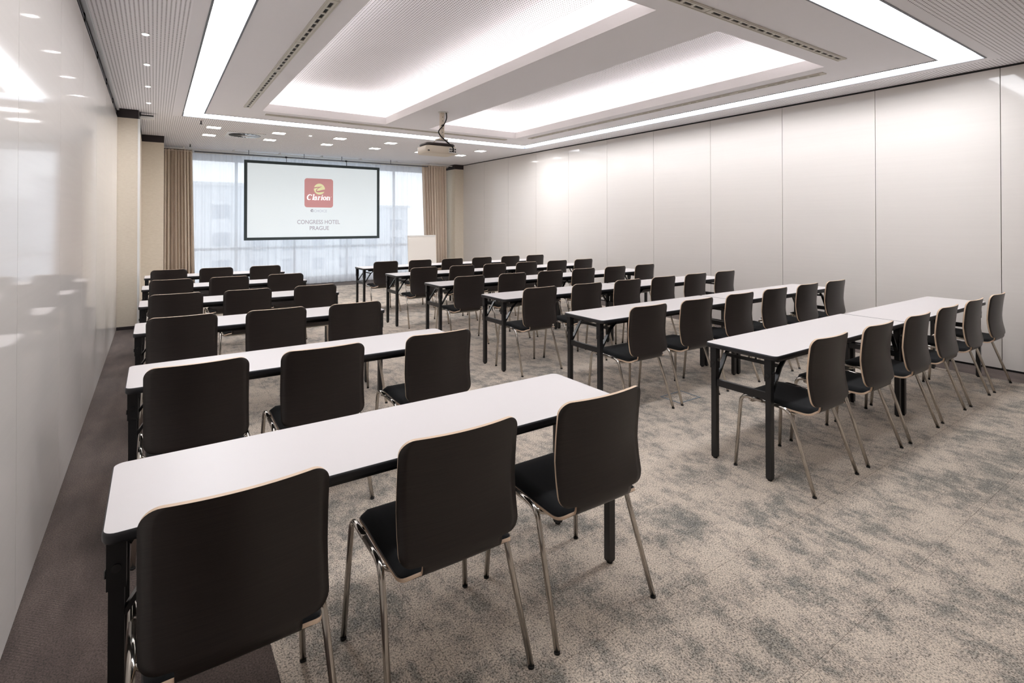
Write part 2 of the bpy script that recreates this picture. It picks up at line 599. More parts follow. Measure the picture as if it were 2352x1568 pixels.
# window wall with one wide opening
WX0, WX1, WZ0, WZ1 = 0.30, 6.75, 0.10, 2.98
def winwall(bm):
    y0, y1 = YW, YW + 0.25
    box(bm, XL - .2, WX0, y0, y1, -0.15, ZC + .6)
    box(bm, WX1, XR + .2, y0, y1, -0.15, ZC + .6)
    box(bm, WX0, WX1, y0, y1, -0.15, WZ0)
    box(bm, WX0, WX1, y0, y1, WZ1, ZC + .6)
structure(part('wall_front', winwall, M_WINWALL))
win = structure(empty('window_1', (0, YW + .12, 0)))
def wf(bm):
    box(bm, WX0, WX1, -.03, .03, WZ0, WZ0 + .06)
    box(bm, WX0, WX1, -.03, .03, WZ1 - .06, WZ1)
    box(bm, WX0, WX0 + .06, -.03, .03, WZ0 + .06, WZ1 - .06)
    box(bm, WX1 - .06, WX1, -.03, .03, WZ0 + .06, WZ1 - .06)
part('window_frame', wf, M_FRAME, win)
NP = 5
pw = (WX1 - WX0) / NP
for k in range(1, NP):
    x = WX0 + k * pw
    part('mullion', lambda bm: box(bm, x - .03, x + .03, -.03, .03, WZ0 + .06, WZ1 - .06), M_FRAME, win)
part('transom', lambda bm: box(bm, WX0 + .06, WX1 - .06, -.035, .035, .87, .93), M_FRAME, win)
for k in range(NP):
    x = WX0 + k * pw
    part('pane', lambda bm: box(bm, x + .031, x + pw - .031, -.004, .004, .931, WZ1 - .061), M_GLASS, win)
    part('pane', lambda bm: box(bm, x + .031, x + pw - .031, -.004, .004, WZ0 + .061, .869), M_GLASS, win)
part('window_sill', lambda bm: box(bm, WX0 - .03, WX1 + .03, -.16, -.121, WZ0 - .04, WZ0 - .002), M_FRAME, win)

# ------------------------------------------------------------------ ceiling
RX = (0.355, 0.602, 6.424, 6.696)       # luminous ring, x: outer, inner, inner, outer
RY = (1.638, 1.918, 8.98, 9.345)        # and y
A = (1.288, 3.140, 2.668, 8.297)        # coffer openings x0 x1 y0 y1
B = (3.909, 5.728, 2.668, 8.297)
def cells_mesh(xs, ys, hole, mi_of):
    def build(bm):
        V = {}
        def v(x, y):
            if (x, y) not in V:
                V[(x, y)] = bm.verts.new((x, y, ZC))
            return V[(x, y)]
        for x0, x1 in zip(xs, xs[1:]):
            for y0, y1 in zip(ys, ys[1:]):
                cx, cy = (x0 + x1) / 2, (y0 + y1) / 2
                if hole(cx, cy):
                    continue
                f = bm.faces.new((v(x0, y0), v(x0, y1), v(x1, y1), v(x1, y0)))
                f.material_index = mi_of(cx, cy)
    return build
PB = (0.232, 6.83, 1.53, 9.40)           # plain border around the ring
xs = sorted([XL - .045, XR + .045, PB[0], PB[1]] + list(RX) + [A[0], A[1], B[0], B[1]])
ys = sorted([YB, YW, PB[2], PB[3]] + list(RY) + [A[2], A[3]])
def inr(r, x, y):
    return r[0] < x < r[1] and r[2] < y < r[3]
def hole(x, y):
    ring = inr((RX[0], RX[3], RY[0], RY[3]), x, y) and not inr((RX[1], RX[2], RY[1], RY[2]), x, y)
    return ring or inr(A, x, y) or inr(B, x, y)
ceiling = structure(part('ceiling', cells_mesh(xs, ys, hole, lambda x, y: 0 if inr(PB, x, y) else 1), (M_CEIL, M_PERF)))

ZF, ZTOP, OUT = ZC + 0.115, ZC + 0.42, 0.20
def coffer(c):
    x0, x1, y0, y1 = c
    fas = 0.02
    def build(bm):
        def ringf(r0, z0, r1, z1):
            a = [(r0[0], r0[2], z0), (r0[1], r0[2], z0), (r0[1], r0[3], z0), (r0[0], r0[3], z0)]
            b = [(r1[0], r1[2], z1), (r1[1], r1[2], z1), (r1[1], r1[3], z1), (r1[0], r1[3], z1)]
            va = [bm.verts.new(p) for p in a]; vb = [bm.verts.new(p) for p in b]
            for k in range(4):
                bm.faces.new((va[k], va[(k + 1) % 4], vb[(k + 1) % 4], vb[k]))
        g = lambda d: (x0 - d, x1 + d, y0 - d, y1 + d)
        ringf(g(0), ZC, g(0), ZF)                    # fascia
        ringf(g(0), ZF, g(fas), ZF)
        ringf(g(fas), ZF, g(fas), ZC + .02)          # back of the lip
        ringf(g(fas), ZC + .02, g(OUT), ZC + .02)    # light shelf
        ringf(g(OUT), ZC + .02, g(OUT), ZTOP)        # upper side wall
    c_ob = part('coffer', build, M_COFFER, ceiling)
    part('coffer_top', lambda bm: box(bm, x0 - OUT, x1 + OUT, y0 - OUT, y1 + OUT, ZTOP, ZTOP + .02), M_PERF, c_ob)
    zs = ZC + .045
    e = 0.022
    for (a, b, c_, d) in ((x0 - .12, x0 - .12 + e, y0 - .09, y1 + .09), (x1 + .12 - e, x1 + .12, y0 - .09, y1 + .09), (x0 - .09, x1 + .09, y0 - .12, y0 - .12 + e), (x0 - .09, x1 + .09, y1 + .12 - e, y1 + .12)):
        part('light_strip', lambda bm: box(bm, a, b, c_, d, ZC + .060, ZC + .110), M_COVE, c_ob)
coffer(A)
coffer(B)

# luminous ring
ring = tag(empty('ceiling_light_ring', (3.5, 5.5, ZC)), 'continuous rectangular luminous band recessed in the ceiling around both coffers', 'ceiling light')
RD = 0.055
ctr = (3.5, 5.5, ZC)
def local(bm, *a):
    x0, x1, y0, y1, z0, z1 = a
    box(bm, x0 - ctr[0], x1 - ctr[0], y0 - ctr[1], y1 - ctr[1], z0 - ZC, z1 - ZC)
for (x0, x1, y0, y1) in ((RX[0], RX[1], RY[0], RY[3]), (RX[2], RX[3], RY[0], RY[3]), (RX[1], RX[2], RY[0], RY[1]), (RX[1], RX[2], RY[2], RY[3])):
    part('luminous_panel', lambda bm: local(bm, x0, x1, y0, y1, ZC + RD, ZC + RD + .01), M_RING, ring)
t = 0.006
def rev_out(bm):
    local(bm, RX[0] - t, RX[0], RY[0], RY[3], ZC - .001, ZC + RD)
    local(bm, RX[3], RX[3] + t, RY[0], RY[3], ZC - .001, ZC + RD)
    local(bm, RX[0] - t, RX[3] + t, RY[0] - t, RY[0], ZC - .001, ZC + RD)
    local(bm, RX[0] - t, RX[3] + t, RY[3], RY[3] + t, ZC - .001, ZC + RD)
def rev_in(bm):
    local(bm, RX[1], RX[1] + t, RY[1], RY[2], ZC - .001, ZC + RD)
    local(bm, RX[2] - t, RX[2], RY[1], RY[2], ZC - .001, ZC + RD)
    local(bm, RX[1], RX[2], RY[1], RY[1] + t, ZC - .001, ZC + RD)
    local(bm, RX[1], RX[2], RY[2] - t, RY[2], ZC - .001, ZC + RD)
fl = 0.016
def flange(bm):
    for (x0, x1, y0, y1) in ((RX[0] - fl, RX[0], RY[0] - fl, RY[3] + fl), (RX[3], RX[3] + fl, RY[0] - fl, RY[3] + fl), (RX[0], RX[3], RY[0] - fl, RY[0]), (RX[0], RX[3], RY[3], RY[3] + fl),
                             (RX[1], RX[1] + fl, RY[1], RY[2]), (RX[2] - fl, RX[2], RY[1], RY[2]), (RX[1] + fl, RX[2] - fl, RY[1], RY[1] + fl), (RX[1] + fl, RX[2] - fl, RY[2] - fl, RY[2])):
        local(bm, x0, x1, y0, y1, ZC - .005, ZC - .0012)
part('edge_profile', flange, M_GREYMETAL, ring)
part('outer_reveal', rev_out, M_GREYMETAL, ring)
part('inner_reveal', rev_in, M_GREYMETAL, ring)

# linear slot diffusers around the coffers
SEG = 1.075
def seg_mesh():
    def build(bm):
        L, W = SEG / 2 - .006, 0.045
        box(bm, -L, L, -W, -.014, -.010, 0)
        box(bm, -L, L, .014, W, -.010, 0)
        box(bm, -L, -L + .05, -.014, .014, -.010, 0)
        box(bm, L - .05, L, -.014, .014, -.010, 0)
        for k in range(1, 8):
            x = -L + .05 + (2 * L - .1) * k / 8
            box(bm, x - .014, x + .014, -.014, .014, -.010, 0)
        for s in (-1, 1):
            box(bm, -L, L, s * .033 - .002, s * .033 + .002, -.013, -.010)
    return mesh('segment', build, M_VENTFRAME)
SEGM = seg_mesh()
SEGB = mesh('dark_slot', lambda bm: box(bm, -SEG / 2 + .02, SEG / 2 - .02, -.0139, .0139, -.0015, -.0005), M_BLACKGAP)
def diffuser(x, y, n, along_y, label):
    d = tag(empty('slot_diffuser', (x, y, ZC), PI / 2 if along_y else 0), label, 'air vent', 'linear slot diffusers in the ceiling')
    for k in range(n):
        s = link('segment', SEGM, d, loc=((k + .5) * SEG, 0, 0))
        link('dark_slot', SEGB, s)
    return d
diffuser(1.068, 8.14 - 5 * SEG, 5, True, 'slotted linear air vent along the left side of the left coffer')
diffuser(5.948, 8.14 - 5 * SEG, 5, True, 'slotted linear air vent along the right side of the right coffer')
diffuser(5.61 - 4 * SEG, 2.445, 4, False, 'slotted linear air vent along the coffer ends away from the window')
diffuser(1.36, 8.515, 4, False, 'slotted linear air vent along the coffer ends nearest the window')

# square downlights near the window; unseen row behind camera added for light
sq_frame = mesh('frame', lambda bm: [box(bm, -.115, .115, -.115, -.10, -.008, 0), box(bm, -.115, .115, .10, .115, -.008, 0), box(bm, -.115, -.10, -.10, .10, -.008, 0), box(bm, .10, .115, -.10, .10, -.008, 0)], M_WHITEPLASTIC)
sq_panel = mesh('light_panel', lambda bm: box(bm, -.10, .10, -.10, .10, -.005, -.001), M_DOWN)
for r, (yy, rl) in enumerate(((10.18, 'row farther from the window'), (11.11, 'row nearer the window'), (-0.60, 'unseen fill row added behind the camera'))):
    for k, xx in enumerate((0.83, 1.855, 2.94, 3.96, 5.03, 6.07)):
        d = tag(empty('square_downlight', (xx, yy, ZC)), 'small square ceiling downlight, %s from the left, %s' % (ORD[k], rl), 'ceiling light', 'square downlights in the ceiling by the window')
        link('frame', sq_frame, d)
        link('light_panel', sq_panel, d)

# round spots along the left wall
sp_ring = mesh('trim_ring', lambda bm: disc(bm, (0, 0), .034, -.006, 0, 20), M_WHITEPLASTIC)
sp_disc = mesh('lens', lambda bm: disc(bm, (0, 0), .022, -.009, -.0062, 20), M_DOWN)
spots = [(-.066, 9.62 - 1.04 * k, 'tiny round ceiling spotlight above the left wall, %s from the window' % ORD[k]) for k in range(12)]
spots.append((2.39, 10.15, 'tiny round ceiling spotlight between the square downlights above the screen'))
for (x, y, l) in spots:
    d = tag(empty('round_spotlight', (x, y, ZC)), l, 'spotlight', 'round spotlights in the ceiling')
    link('trim_ring', sp_ring, d)
    link('lens', sp_disc, d)

# swirl diffuser
sw = tag(empty('swirl_diffuser', (1.375, 10.76, ZC)), 'square white ceiling vent with a round swirl of grey blades', 'air vent')
part('plate', lambda bm: box(bm, -.31, .31, -.31, .31, -.010, 0), M_WHITEPLASTIC, sw)
part('dark_disc', lambda bm: disc(bm, (0, 0), .265, -.012, -.0101, 40), M_GREYMETAL, sw)
def blade(bm):
    vs = [bm.verts.new(p) for p in ((.06, -.004, -.013), (.255, -.022, -.013), (.255, .010, -.024), (.06, .006, -.020))]
    up = [bm.verts.new(v.co + Vector((0, 0, .003))) for v in vs]
    bm.faces.new(vs[::-1]); bm.faces.new(up)
    for k in range(4):
        bm.faces.new((vs[k], vs[(k + 1) % 4], up[(k + 1) % 4], up[k]))
blade_me = mesh('blade', blade, M_ALU, fix=True)
for k in range(20):
    link('blade', blade_me, sw, rot=(0, 0, 2 * PI * k / 20))
part('hub', lambda bm: disc(bm, (0, 0), .055, -.026, -.0121, 20), M_WHITEPLASTIC, sw)

# sprinklers
def sprinkler(x, y, label):
    d = tag(empty('sprinkler_head', (x, y, ZC)), label, 'sprinkler', 'sprinkler heads in the ceiling')
    part('rose', lambda bm: disc(bm, (0, 0), .032, -.006, 0, 18), M_WHITEPLASTIC, d)
    part('stem', lambda bm: disc(bm, (0, 0), .010, -.055, -.0062, 12), M_STEEL, d)
    part('deflector', lambda bm: disc(bm, (0, 0), .024, -.060, -.0552, 18), M_STEEL, d)
sprinkler(.608, 9.62, 'small pendant sprinkler beside the corner of the luminous ceiling band')
sprinkler(.608, 12.62, 'small pendant sprinkler above the left drape')

# emergency lamp by the left pier
el = tag(empty('emergency_light', (-0.165, 9.42, ZC)), 'flat white emergency light with black mount beside the left pier top', 'emergency light')
part('mount', lambda bm: [box(bm, -.018, .155, -.045, .045, -.052, -.034), box(bm, -.018, .0, -.02, .02, -.034, 0)], M_STEEL, el)
part('lamp_body', lambda bm: box(bm, 0, .158, -.04, .04, -.088, -.0525), M_WHITEPLASTIC, el)

# ------------------------------------------------------------------ outside
M_CONC = mat('pale_concrete', rgb(206, 208, 212), 0.9)
M_GROUND = mat('street_ground', rgb(205, 206, 208), 0.95)
M_DARKGLASS = mat('far_window', rgb(150, 156, 166), 0.3)
structure(part('ground_outside', lambda bm: box(bm, -120, 160, 20, 220, -12.3, -12), M_GROUND))
def block(x0, x1, y0, y1, zt, label):
    b = tag(empty('apartment_block', ((x0 + x1) / 2, y0, -12)), label, 'building')
    w = (x1 - x0) / 2
    H = zt + 12
    part('wall', lambda bm: box(bm, -w, w, 0, y1 - y0, 0, H - .4), M_CONC, b)
    part('roof', lambda bm: box(bm, -w - .3, w + .3, -.3, y1 - y0 + .3, H - .4, H), M_GROUND, b)
    nf, nc = max(2, int(H / 3.2)), max(2, int((x1 - x0) / 4))
    wm = mesh('window', lambda bm: box(bm, -.9, .9, -.05, .1, -.8, .8), M_DARKGLASS)
    for i in range(nf):
        for j in range(nc):
            link('window', wm, b, loc=(-w + (j + .5) * 2 * w / nc, 0, 1.8 + i * (H - 2) / nf))
block(-1, 9, 70, 84, 6.2, 'tall pale building seen faintly through the sheer left of the screen')
block(10, 34, 80, 92, 4.2, 'long low pale building seen faintly through the sheer curtain')

# ------------------------------------------------------------------ curtains
def sheet(bm, x0, x1, n, y, amp, freq, z_levels, seed, drift=0.0, spread=None):
    r = random.Random(seed)
    ph = [r.uniform(0, 6.28) for _ in range(6)]
    rows = []
    for zi, z in enumerate(z_levels):
        row = []
        fz = (z_levels[0] - z) / (z_levels[0] - z_levels[-1])
        for i in range(n + 1):
            u = i / n
            x = x0 + (x1 - x0) * u
            if spread:
                x = spread(u, fz)
            a = amp * (0.55 + 0.45 * min(1, fz * 3))
            yy = y + a * (math.sin(freq * u * 6.283 + ph[0] + 1.3 * math.sin(5 * u + ph[1]) + drift * fz) + 0.45 * math.sin(freq * 2.3 * u * 6.283 + ph[2] + drift * 1.5 * fz) + 0.5 * math.sin(freq * 0.37 * u * 6.283 + ph[3]))
            row.append(bm.verts.new((x, yy, z)))
        rows.append(row)
    for a, b in zip(rows, rows[1:]):
        for i in range(n):
            f = bm.faces.new((a[i], a[i + 1], b[i + 1], b[i]))
            f.smooth = True
zl = [3.06, 2.9, 2.4, 1.8, 1.2, 0.6, 0.02]
sh = tag(empty('sheer_curtain', (0, 0, 0)), 'wide white translucent sheer curtain across the whole window', 'curtain')
part('fabric', lambda bm: sheet(bm, .2, 6.75, 900, 13.42, .022, 34, zl, 3, .5), M_SHEER, sh)
part('heading_tape', lambda bm: box(bm, .2, 6.75, 13.405, 13.412, 3.035, 3.065), M_WHITEPLASTIC, sh)

def drape(x0t, x1t, x0b, x1b, y, seed, label):
    d = tag(empty('drape', (0, 0, 0)), label, 'curtain', 'taupe drapes beside the window')
    zl = [3.075, 3.045, 3.0, 2.9, 2.6, 2.0, 1.3, 0.7, 0.02]
    sp = lambda u, f: (x0t + (x1t - x0t) * u) * (1 - f) + (x0b + (x1b - x0b) * u) * f
    o = part('fabric', lambda bm: sheet(bm, 0, 1, 260, y, .040, 8.5, zl, seed, .9, sp), M_DRAPE, d)
    s = o.modifiers.new('thickness', 'SOLIDIFY'); s.thickness = .004; s.offset = 0
    part('heading_tape', lambda bm: box(bm, x0t, x1t, y - .074, y - .068, 3.025, 3.037), M_DRAPE, d)
    return d
drape(.165, .675, .165, .735, 13.20, 11, 'gathered taupe drape left of the window beside the pier')
drape(6.03, 6.76, 6.14, 6.80, 13.20, 12, 'gathered taupe drape right of the window behind the flip chart')
tr = tag(empty('curtain_track', (0, 0, ZC)), 'long pale ceiling curtain track above the sheer', 'curtain track')
part('rail', lambda bm: box(bm, .16, 6.9, 13.335, 13.37, -.05, -.03), M_WHITEPLASTIC, tr)
part('rail', lambda bm: box(bm, .16, 6.9, 13.10, 13.13, -.05, -.03), M_WHITEPLASTIC, tr)
for k in range(7):
    part('bracket', lambda bm: box(bm, .5 + k * .95, .53 + k * .95, 13.10, 13.37, -.03, 0), M_WHITEPLASTIC, tr)

# ------------------------------------------------------------------ projection screen
SX0, SX1, SZ0, SZ1, SY = 1.645, 4.735, 1.115, 2.905, 12.95
pipe = tag(empty('hanging_pipe', (0, 12.99, 3.02)), 'thin grey pipe hung under the ceiling above the projection screen', 'pipe')
part('tube', lambda bm: tube(bm, [(.70, 0, 0), (6.1, 0, 0)], .014, 10), M_GREYMETAL, pipe)
for x in (1.74, 2.92, 3.80, 5.05):
    part('hanger', lambda bm: tube(bm, [(x, 0, .012), (x, 0, ZC - 3.02)], .007, 8), M_GREYMETAL, pipe)

M_SCRFRAME = mat('screen_frame_fabric', rgb(58, 70, 72), 0.7)
def screen_mat():
    m = mat('projected_image', rgb(222, 228, 232), 0.8, spec=0.1)
    p = m.node_tree.nodes['Principled BSDF']
    p.inputs['Emission Color'].default_value = (0.80, 0.91, 0.95, 1)
    p.inputs['Emission Strength'].default_value = 0.15
    return m
M_SCREEN = screen_mat()
def proj_mat(name, col, power=0.16):
    m = mat(name, col, 0.8, spec=0.1)
    p = m.node_tree.nodes['Principled BSDF']
    p.inputs['Emission Color'].default_value = col
    p.inputs['Emission Strength'].default_value = power
    return m
M_PRED = proj_mat('projected_red', rgb(196, 144, 144))
M_PYEL = proj_mat('projected_yellow', rgb(226, 224, 178))
M_PWHITE = proj_mat('projected_white', rgb(250, 252, 252), 0.21)
M_PGREY = proj_mat('projected_grey', rgb(168, 162, 172))
M_PFAINT = proj_mat('projected_faint_grey', rgb(184, 188, 200))
M_PDARK = proj_mat('projected_dark_grey', rgb(140, 140, 150))

scr = tag(empty('projection_screen', ((SX0 + SX1) / 2, SY, (SZ0 + SZ1) / 2)), 'dark framed projection screen showing a red square logo and hotel name', 'projection screen')
SW, SH = SX1 - SX0, SZ1 - SZ0
FB = 0.062
part('surface', lambda bm: box(bm, -SW / 2 + .02, SW / 2 - .02, 0, .012, -SH / 2 + .02, SH / 2 - .02), M_SCREEN, scr)
part('frame', lambda bm: [box(bm, -SW / 2, SW / 2, -.012, .02, SH / 2 - FB, SH / 2), box(bm, -SW / 2, SW / 2, -.012, .02, -SH / 2, -SH / 2 + FB), box(bm, -SW / 2, -SW / 2 + FB, -.012, .02, -SH / 2 + FB, SH / 2 - FB), box(bm, SW / 2 - FB, SW / 2, -.012, .02, -SH / 2 + FB, SH / 2 - FB)], M_SCRFRAME, scr)
for x in (2.52, 3.905):
    part('hanging_strap', lambda bm: [bar(bm, (x - 3.19, .0, SH / 2 - .03), (x - 3.19, .02, 3.03 - 2.01), .035, .006, (1, 0, 0)), tube(bm, [(x - 3.19 - .02, .04, 3.02 - 2.01), (x - 3.19 + .02, .04, 3.02 - 2.01)], .022, 10)], M_STEEL, scr)

# projected picture: flat shapes just in front of the surface (local x, z)
def sp_of(u, v):
    """position on the screen surface from fractions of the picture seen in the photograph"""
    return (u - .5) * SW, (.5 - v) * SH
def flat(bm, pts, y):
    bm.faces.new([bm.verts.new((x, y, z)) for x, z in pts])
def picture(name, polys, m, y):
    def build(bm):
        for p in polys:
            flat(bm, p, y)
    return part(name, build, m, scr)
# logo square
LCX, LCZ, LS = 0.06, 0.205, 0.66
picture('logo_square', [[(LCX + x, LCZ + z) for x, z in rrect(LS, LS * 1.04, .06)]], M_PRED, -.001)
# yellow roundel
ecx, ecz, er = LCX + .01, LCZ + .095, .128
picture('logo_roundel', [[(ecx + er * math.cos(2 * PI * k / 40), ecz + er * 1.02 * math.sin(2 * PI * k / 40)) for k in range(40)]], M_PYEL, -.002)
def stroke(pts, widths):
    pts = [Vector((p[0], p[1])) for p in pts]
    quads = []
    L, R = [], []
    for i, p in enumerate(pts):
        t = (pts[min(i + 1, len(pts) - 1)] - pts[max(i - 1, 0)]).normalized()
        n_ = Vector((-t.y, t.x)) * widths[i] / 2
        L.append(p + n_); R.append(p - n_)
    for i in range(len(pts) - 1):
        quads.append([tuple(L[i]), tuple(L[i + 1]), tuple(R[i + 1]), tuple(R[i])])
    return quads
def s2(pts, n=8):
    return [(v.x, v.y) for v in spline([(p[0], p[1], 0) for p in pts], n)]
# swoosh cut through the roundel, shaped like a slanted e
c1 = s2([(-.135, .022), (-.07, .036), (.0, .048), (.052, .064)])
c2 = s2([(.045, .058), (-.012, .030), (-.060, -.012), (-.070, -.050), (-.030, -.062), (.05, -.046), (.145, -.028)])
def taper(n, a, b, c):
    return [a + (b - a) * min(1, 2 * i / (n - 1)) if i < n / 2 else b + (c - b) * (2 * i / (n - 1) - 1) for i in range(n)]
polys = stroke([(ecx + x, ecz + z) for x, z in c1], taper(len(c1), .030, .022, .004))
polys += stroke([(ecx + x, ecz + z) for x, z in c2], taper(len(c2), .006, .024, .058))
picture('logo_swoosh', polys, M_PRED, -.003)

def text(name, body, size, x, z, m, y, shear=0.0, bold=0.0, width=None, parent=scr):
    cu = bpy.data.curves.new(name, 'FONT')
    cu.body = body
    cu.size = size
    cu.align_x = 'CENTER'
    cu.shear = shear
    cu.offset = bold
    tmp = bpy.data.objects.new(name, cu)
    COL.objects.link(tmp)
    dg = bpy.context.evaluated_depsgraph_get()
    me = bpy.data.meshes.new_from_object(tmp.evaluated_get(dg))
    bpy.data.objects.remove(tmp)
    if width:
        xs_ = [v.co.x for v in me.vertices]
        k = width / (max(xs_) - min(xs_))
        for v in me.vertices:
            v.co.x *= k
    me.materials.clear()
    me.materials.append(m)
    o = link(name, me, parent, loc=(x, y, z), rot=(PI / 2, 0, 0))
    return o

# serif italic lettering for the logo, built from broad and thin strokes
def serif_word(x0, z0, h, m, y):
    polys = []
    sl = 0.18
    def add(pts, wd):
        for q in stroke(pts, wd):
            polys.append([(x0 + (px + sl * pz) * h, z0 + pz * h) for px, pz in q])
    def stem(x, top, ser=True):
        add([(x, 0), (x, top)], [.20, .20])
        add([(x - .15, .025), (x + .15, .025)], [.05, .05])
        if ser:
            add([(x - .15, top - .025), (x + .09, top - .025)], [.05, .05])
    # C
    c = [(.78 - .38 + .38 * math.cos(a), .5 + .48 * math.sin(a)) for a in [0.75 + k * (2 * PI - 1.5) / 22 for k in range(23)]]
    add(c, [.07 + .17 * max(0, math.sin(PI * k / 22)) ** 1.2 for k in range(23)])
    add([(.70, .70), (.72, 1.0)], [.07, .07])
    stem(1.08, 1.05)                                                       # l
    add([(1.42 + .21 * math.cos(a), .22 + .21 * math.sin(a)) for a in [k * 2 * PI / 14 for k in range(15)]], [.14] * 15)   # a
    add([(1.66, 0), (1.66, .45), (1.58, .62), (1.44, .65), (1.30, .58)], [.19, .19, .15, .09, .10])
    add([(1.56, .025), (1.82, .025)], [.05, .05])
    stem(2.06, .66)                                                        # r
    add([(2.08, .42), (2.2, .60), (2.36, .60)], [.08, .12, .16])
    stem(2.66, .66)                                                        # i
    add([(2.58, .88), (2.76, .88)], [.18, .18])
    add([(3.18 + .25 * math.cos(a), .32 + .28 * math.sin(a)) for a in [k * 2 * PI / 18 for k in range(19)]], [.12 + .09 * abs(math.cos(k * 2 * PI / 18)) for k in range(19)])   # o
    stem(3.70, .66)                                                        # n
    add([(3.74, .44), (3.88, .60), (4.02, .60), (4.10, .46), (4.10, 0)], [.07, .10, .14, .19, .19])
    add([(3.98, .025), (4.26, .025)], [.05, .05])
    add([(4.38 + .04 * math.cos(a), .62 + .04 * math.sin(a)) for a in [k * 2 * PI / 8 for k in range(9)]], [.03] * 9)
    picture('logo_word', polys, m, y)
serif_word(LCX - .275, LCZ - .165, .125, M_PWHITE, -.003)
# partner mark and hotel name
text('partner_word', 'CHOICE', .085, LCX + .035, LCZ - .455, M_PFAINT, -.002, width=.30)
picture('partner_mark', stroke([(LCX - .135, LCZ - .40), (LCX - .165, LCZ - .395), (LCX - .185, LCZ - .42), (LCX - .165, LCZ - .45)], [.022] * 4) + [[(LCX - .15, LCZ - .44), (LCX - .13, LCZ - .44), (LCX - .13, LCZ - .42), (LCX - .15, LCZ - .42)], [(LCX - .15, LCZ - .456), (LCX - .135, LCZ - .456), (LCX - .135, LCZ - .444), (LCX - .15, LCZ - .444)]], M_PDARK, -.002)
text('hotel_name', 'CONGRESS HOTEL', .135, LCX, LCZ - .735, M_PGREY, -.002, bold=.0012, width=.985)
text('city_name', 'PRAGUE', .135, LCX + .01, LCZ - .880, M_PGREY, -.002, bold=.0012, width=.445)

# ------------------------------------------------------------------ projector
M_CREAM = mat('cream_plastic', rgb(226, 214, 196), 0.4)
M_DKPLASTIC = mat('dark_grey_plastic', rgb(58, 50, 48), 0.35)
pr = tag(empty('projector', (3.44, 6.95, ZC)), 'cream and dark grey projector hanging from the ceiling on a pole', 'projector')
part('ceiling_plate', lambda bm: disc(bm, (.045, -.05), .075, -.012, 0, 24), M_WHITEPLASTIC, pr)
part('pole', lambda bm: [box(bm, -.005, .05, -.075, -.030, -.40, -.012)], M_CREAM, pr)
for k in range(6):
    part('pole_hole', lambda bm: disc(bm, (0, 0), .006, 0, .002, 10), M_STEEL, pr, loc=(.022, -.0765, -.08 - .055 * k), rot=(PI / 2, 0, 0))
part('mount_bracket', lambda bm: [box(bm, -.06, .10, -.10, .0, -.415, -.40), bar(bm, (-.05, -.05, -.41), (-.11, -.02, -.455), .03, .008), bar(bm, (.09, -.05, -.41), (.15, -.02, -.455), .03, .008)], M_CREAM, pr)
part('body', lambda bm: prism(bm, [(x, y + .06) for x, y in rrect(.50, .36, .06)], -.615, -.505, .012, True), M_CREAM, pr)
part('lid', lambda bm: prism(bm, [(x, y + .06) for x, y in rrect(.47, .33, .07)], -.5048, -.458, .022, True), M_DKPLASTIC, pr)
part('lens', lambda bm: tube(bm, [(-.12, .22, -.56), (-.12, .275, -.56)], .04, 18), M_DKPLASTIC, pr)
part('port_panel', lambda bm: box(bm, .10, .225, -.1225, -.1201, -.60, -.52), M_WHITEPLASTIC, pr)
for i in range(4):
    for j in range(2):
        part('port', lambda bm: box(bm, .112 + i * .028, .130 + i * .028, -.125, -.1226, -.588 + j * .034, -.568 + j * .034), M_STEEL, pr)
part('vent_grille', lambda bm: box(bm, -.235, -.205, -.1225, -.1195, -.59, -.575), M_STEEL, pr)
cab = part('cable', lambda bm: tube(bm, spline([(.075, -.085, -.01), (.078, -.09, -.09), (.045, -.095, -.17), (.0, -.095, -.23), (-.055, -.10, -.30), (-.02, -.11, -.37), (.06, -.13, -.44), (.14, -.15, -.51), (.165, -.14, -.56), (.15, -.126, -.575)], 6), .0085, 8), M_RUBBER, pr)
part('cable_tie', lambda bm: box(bm, -.004, .03, -.11, -.085, -.215, -.20), M_RUBBER, cab)

# ------------------------------------------------------------------ flip chart
M_BOARD = mat('flip_chart_paper', rgb(240, 234, 226), 0.7)
fc = tag(empty('flip_chart', (5.50, 12.0, 0), 0), 'white flip chart board on a stand in front of the right drape', 'flip chart')
part('board', lambda bm: box(bm, -.375, .375, -.012, .012, .33, 1.20), M_BOARD, fc, rot=(-.05, 0, 0))
part('paper_clamp', lambda bm: box(bm, -.36, .36, -.022, -.0121, 1.165, 1.195), M_WHITEPLASTIC, fc, rot=(-.05, 0, 0))
part('pen_tray', lambda bm: box(bm, -.37, .37, -.07, -.0121, .325, .34), M_ALU, fc, rot=(-.05, 0, 0))
for s in (-1, 1):
    part('leg', lambda bm: tube(bm, [(s * .25, .105, 1.0), (s * .36, .055, .0)], .012, 10), M_ALU, fc)
part('leg', lambda bm: tube(bm, [(0, .105, 1.0), (0, .55, 0)], .012, 10), M_ALU, fc)

# ------------------------------------------------------------------ floor box under the second row of right tables
M_FBOX = mat('floor_box_trim', rgb(120, 134, 146), 0.35, metal=0.5)
fb = tag(empty('floor_box', (3.79, 2.965, 0)), 'square metal framed floor outlet box sunk into the beige carpet', 'floor box')
part('frame', lambda bm: [box(bm, -.14, .14, -.105, -.093, 0, .003), box(bm, -.14, .14, .093, .105, 0, .003), box(bm, -.14, -.128, -.093, .093, 0, .003), box(bm, .128, .14, -.093, .093, 0, .003)], M_FBOX, fb)
part('lid', lambda bm: box(bm, -.126, .126, -.091, .091, 0, .002), M_CARPET, fb)

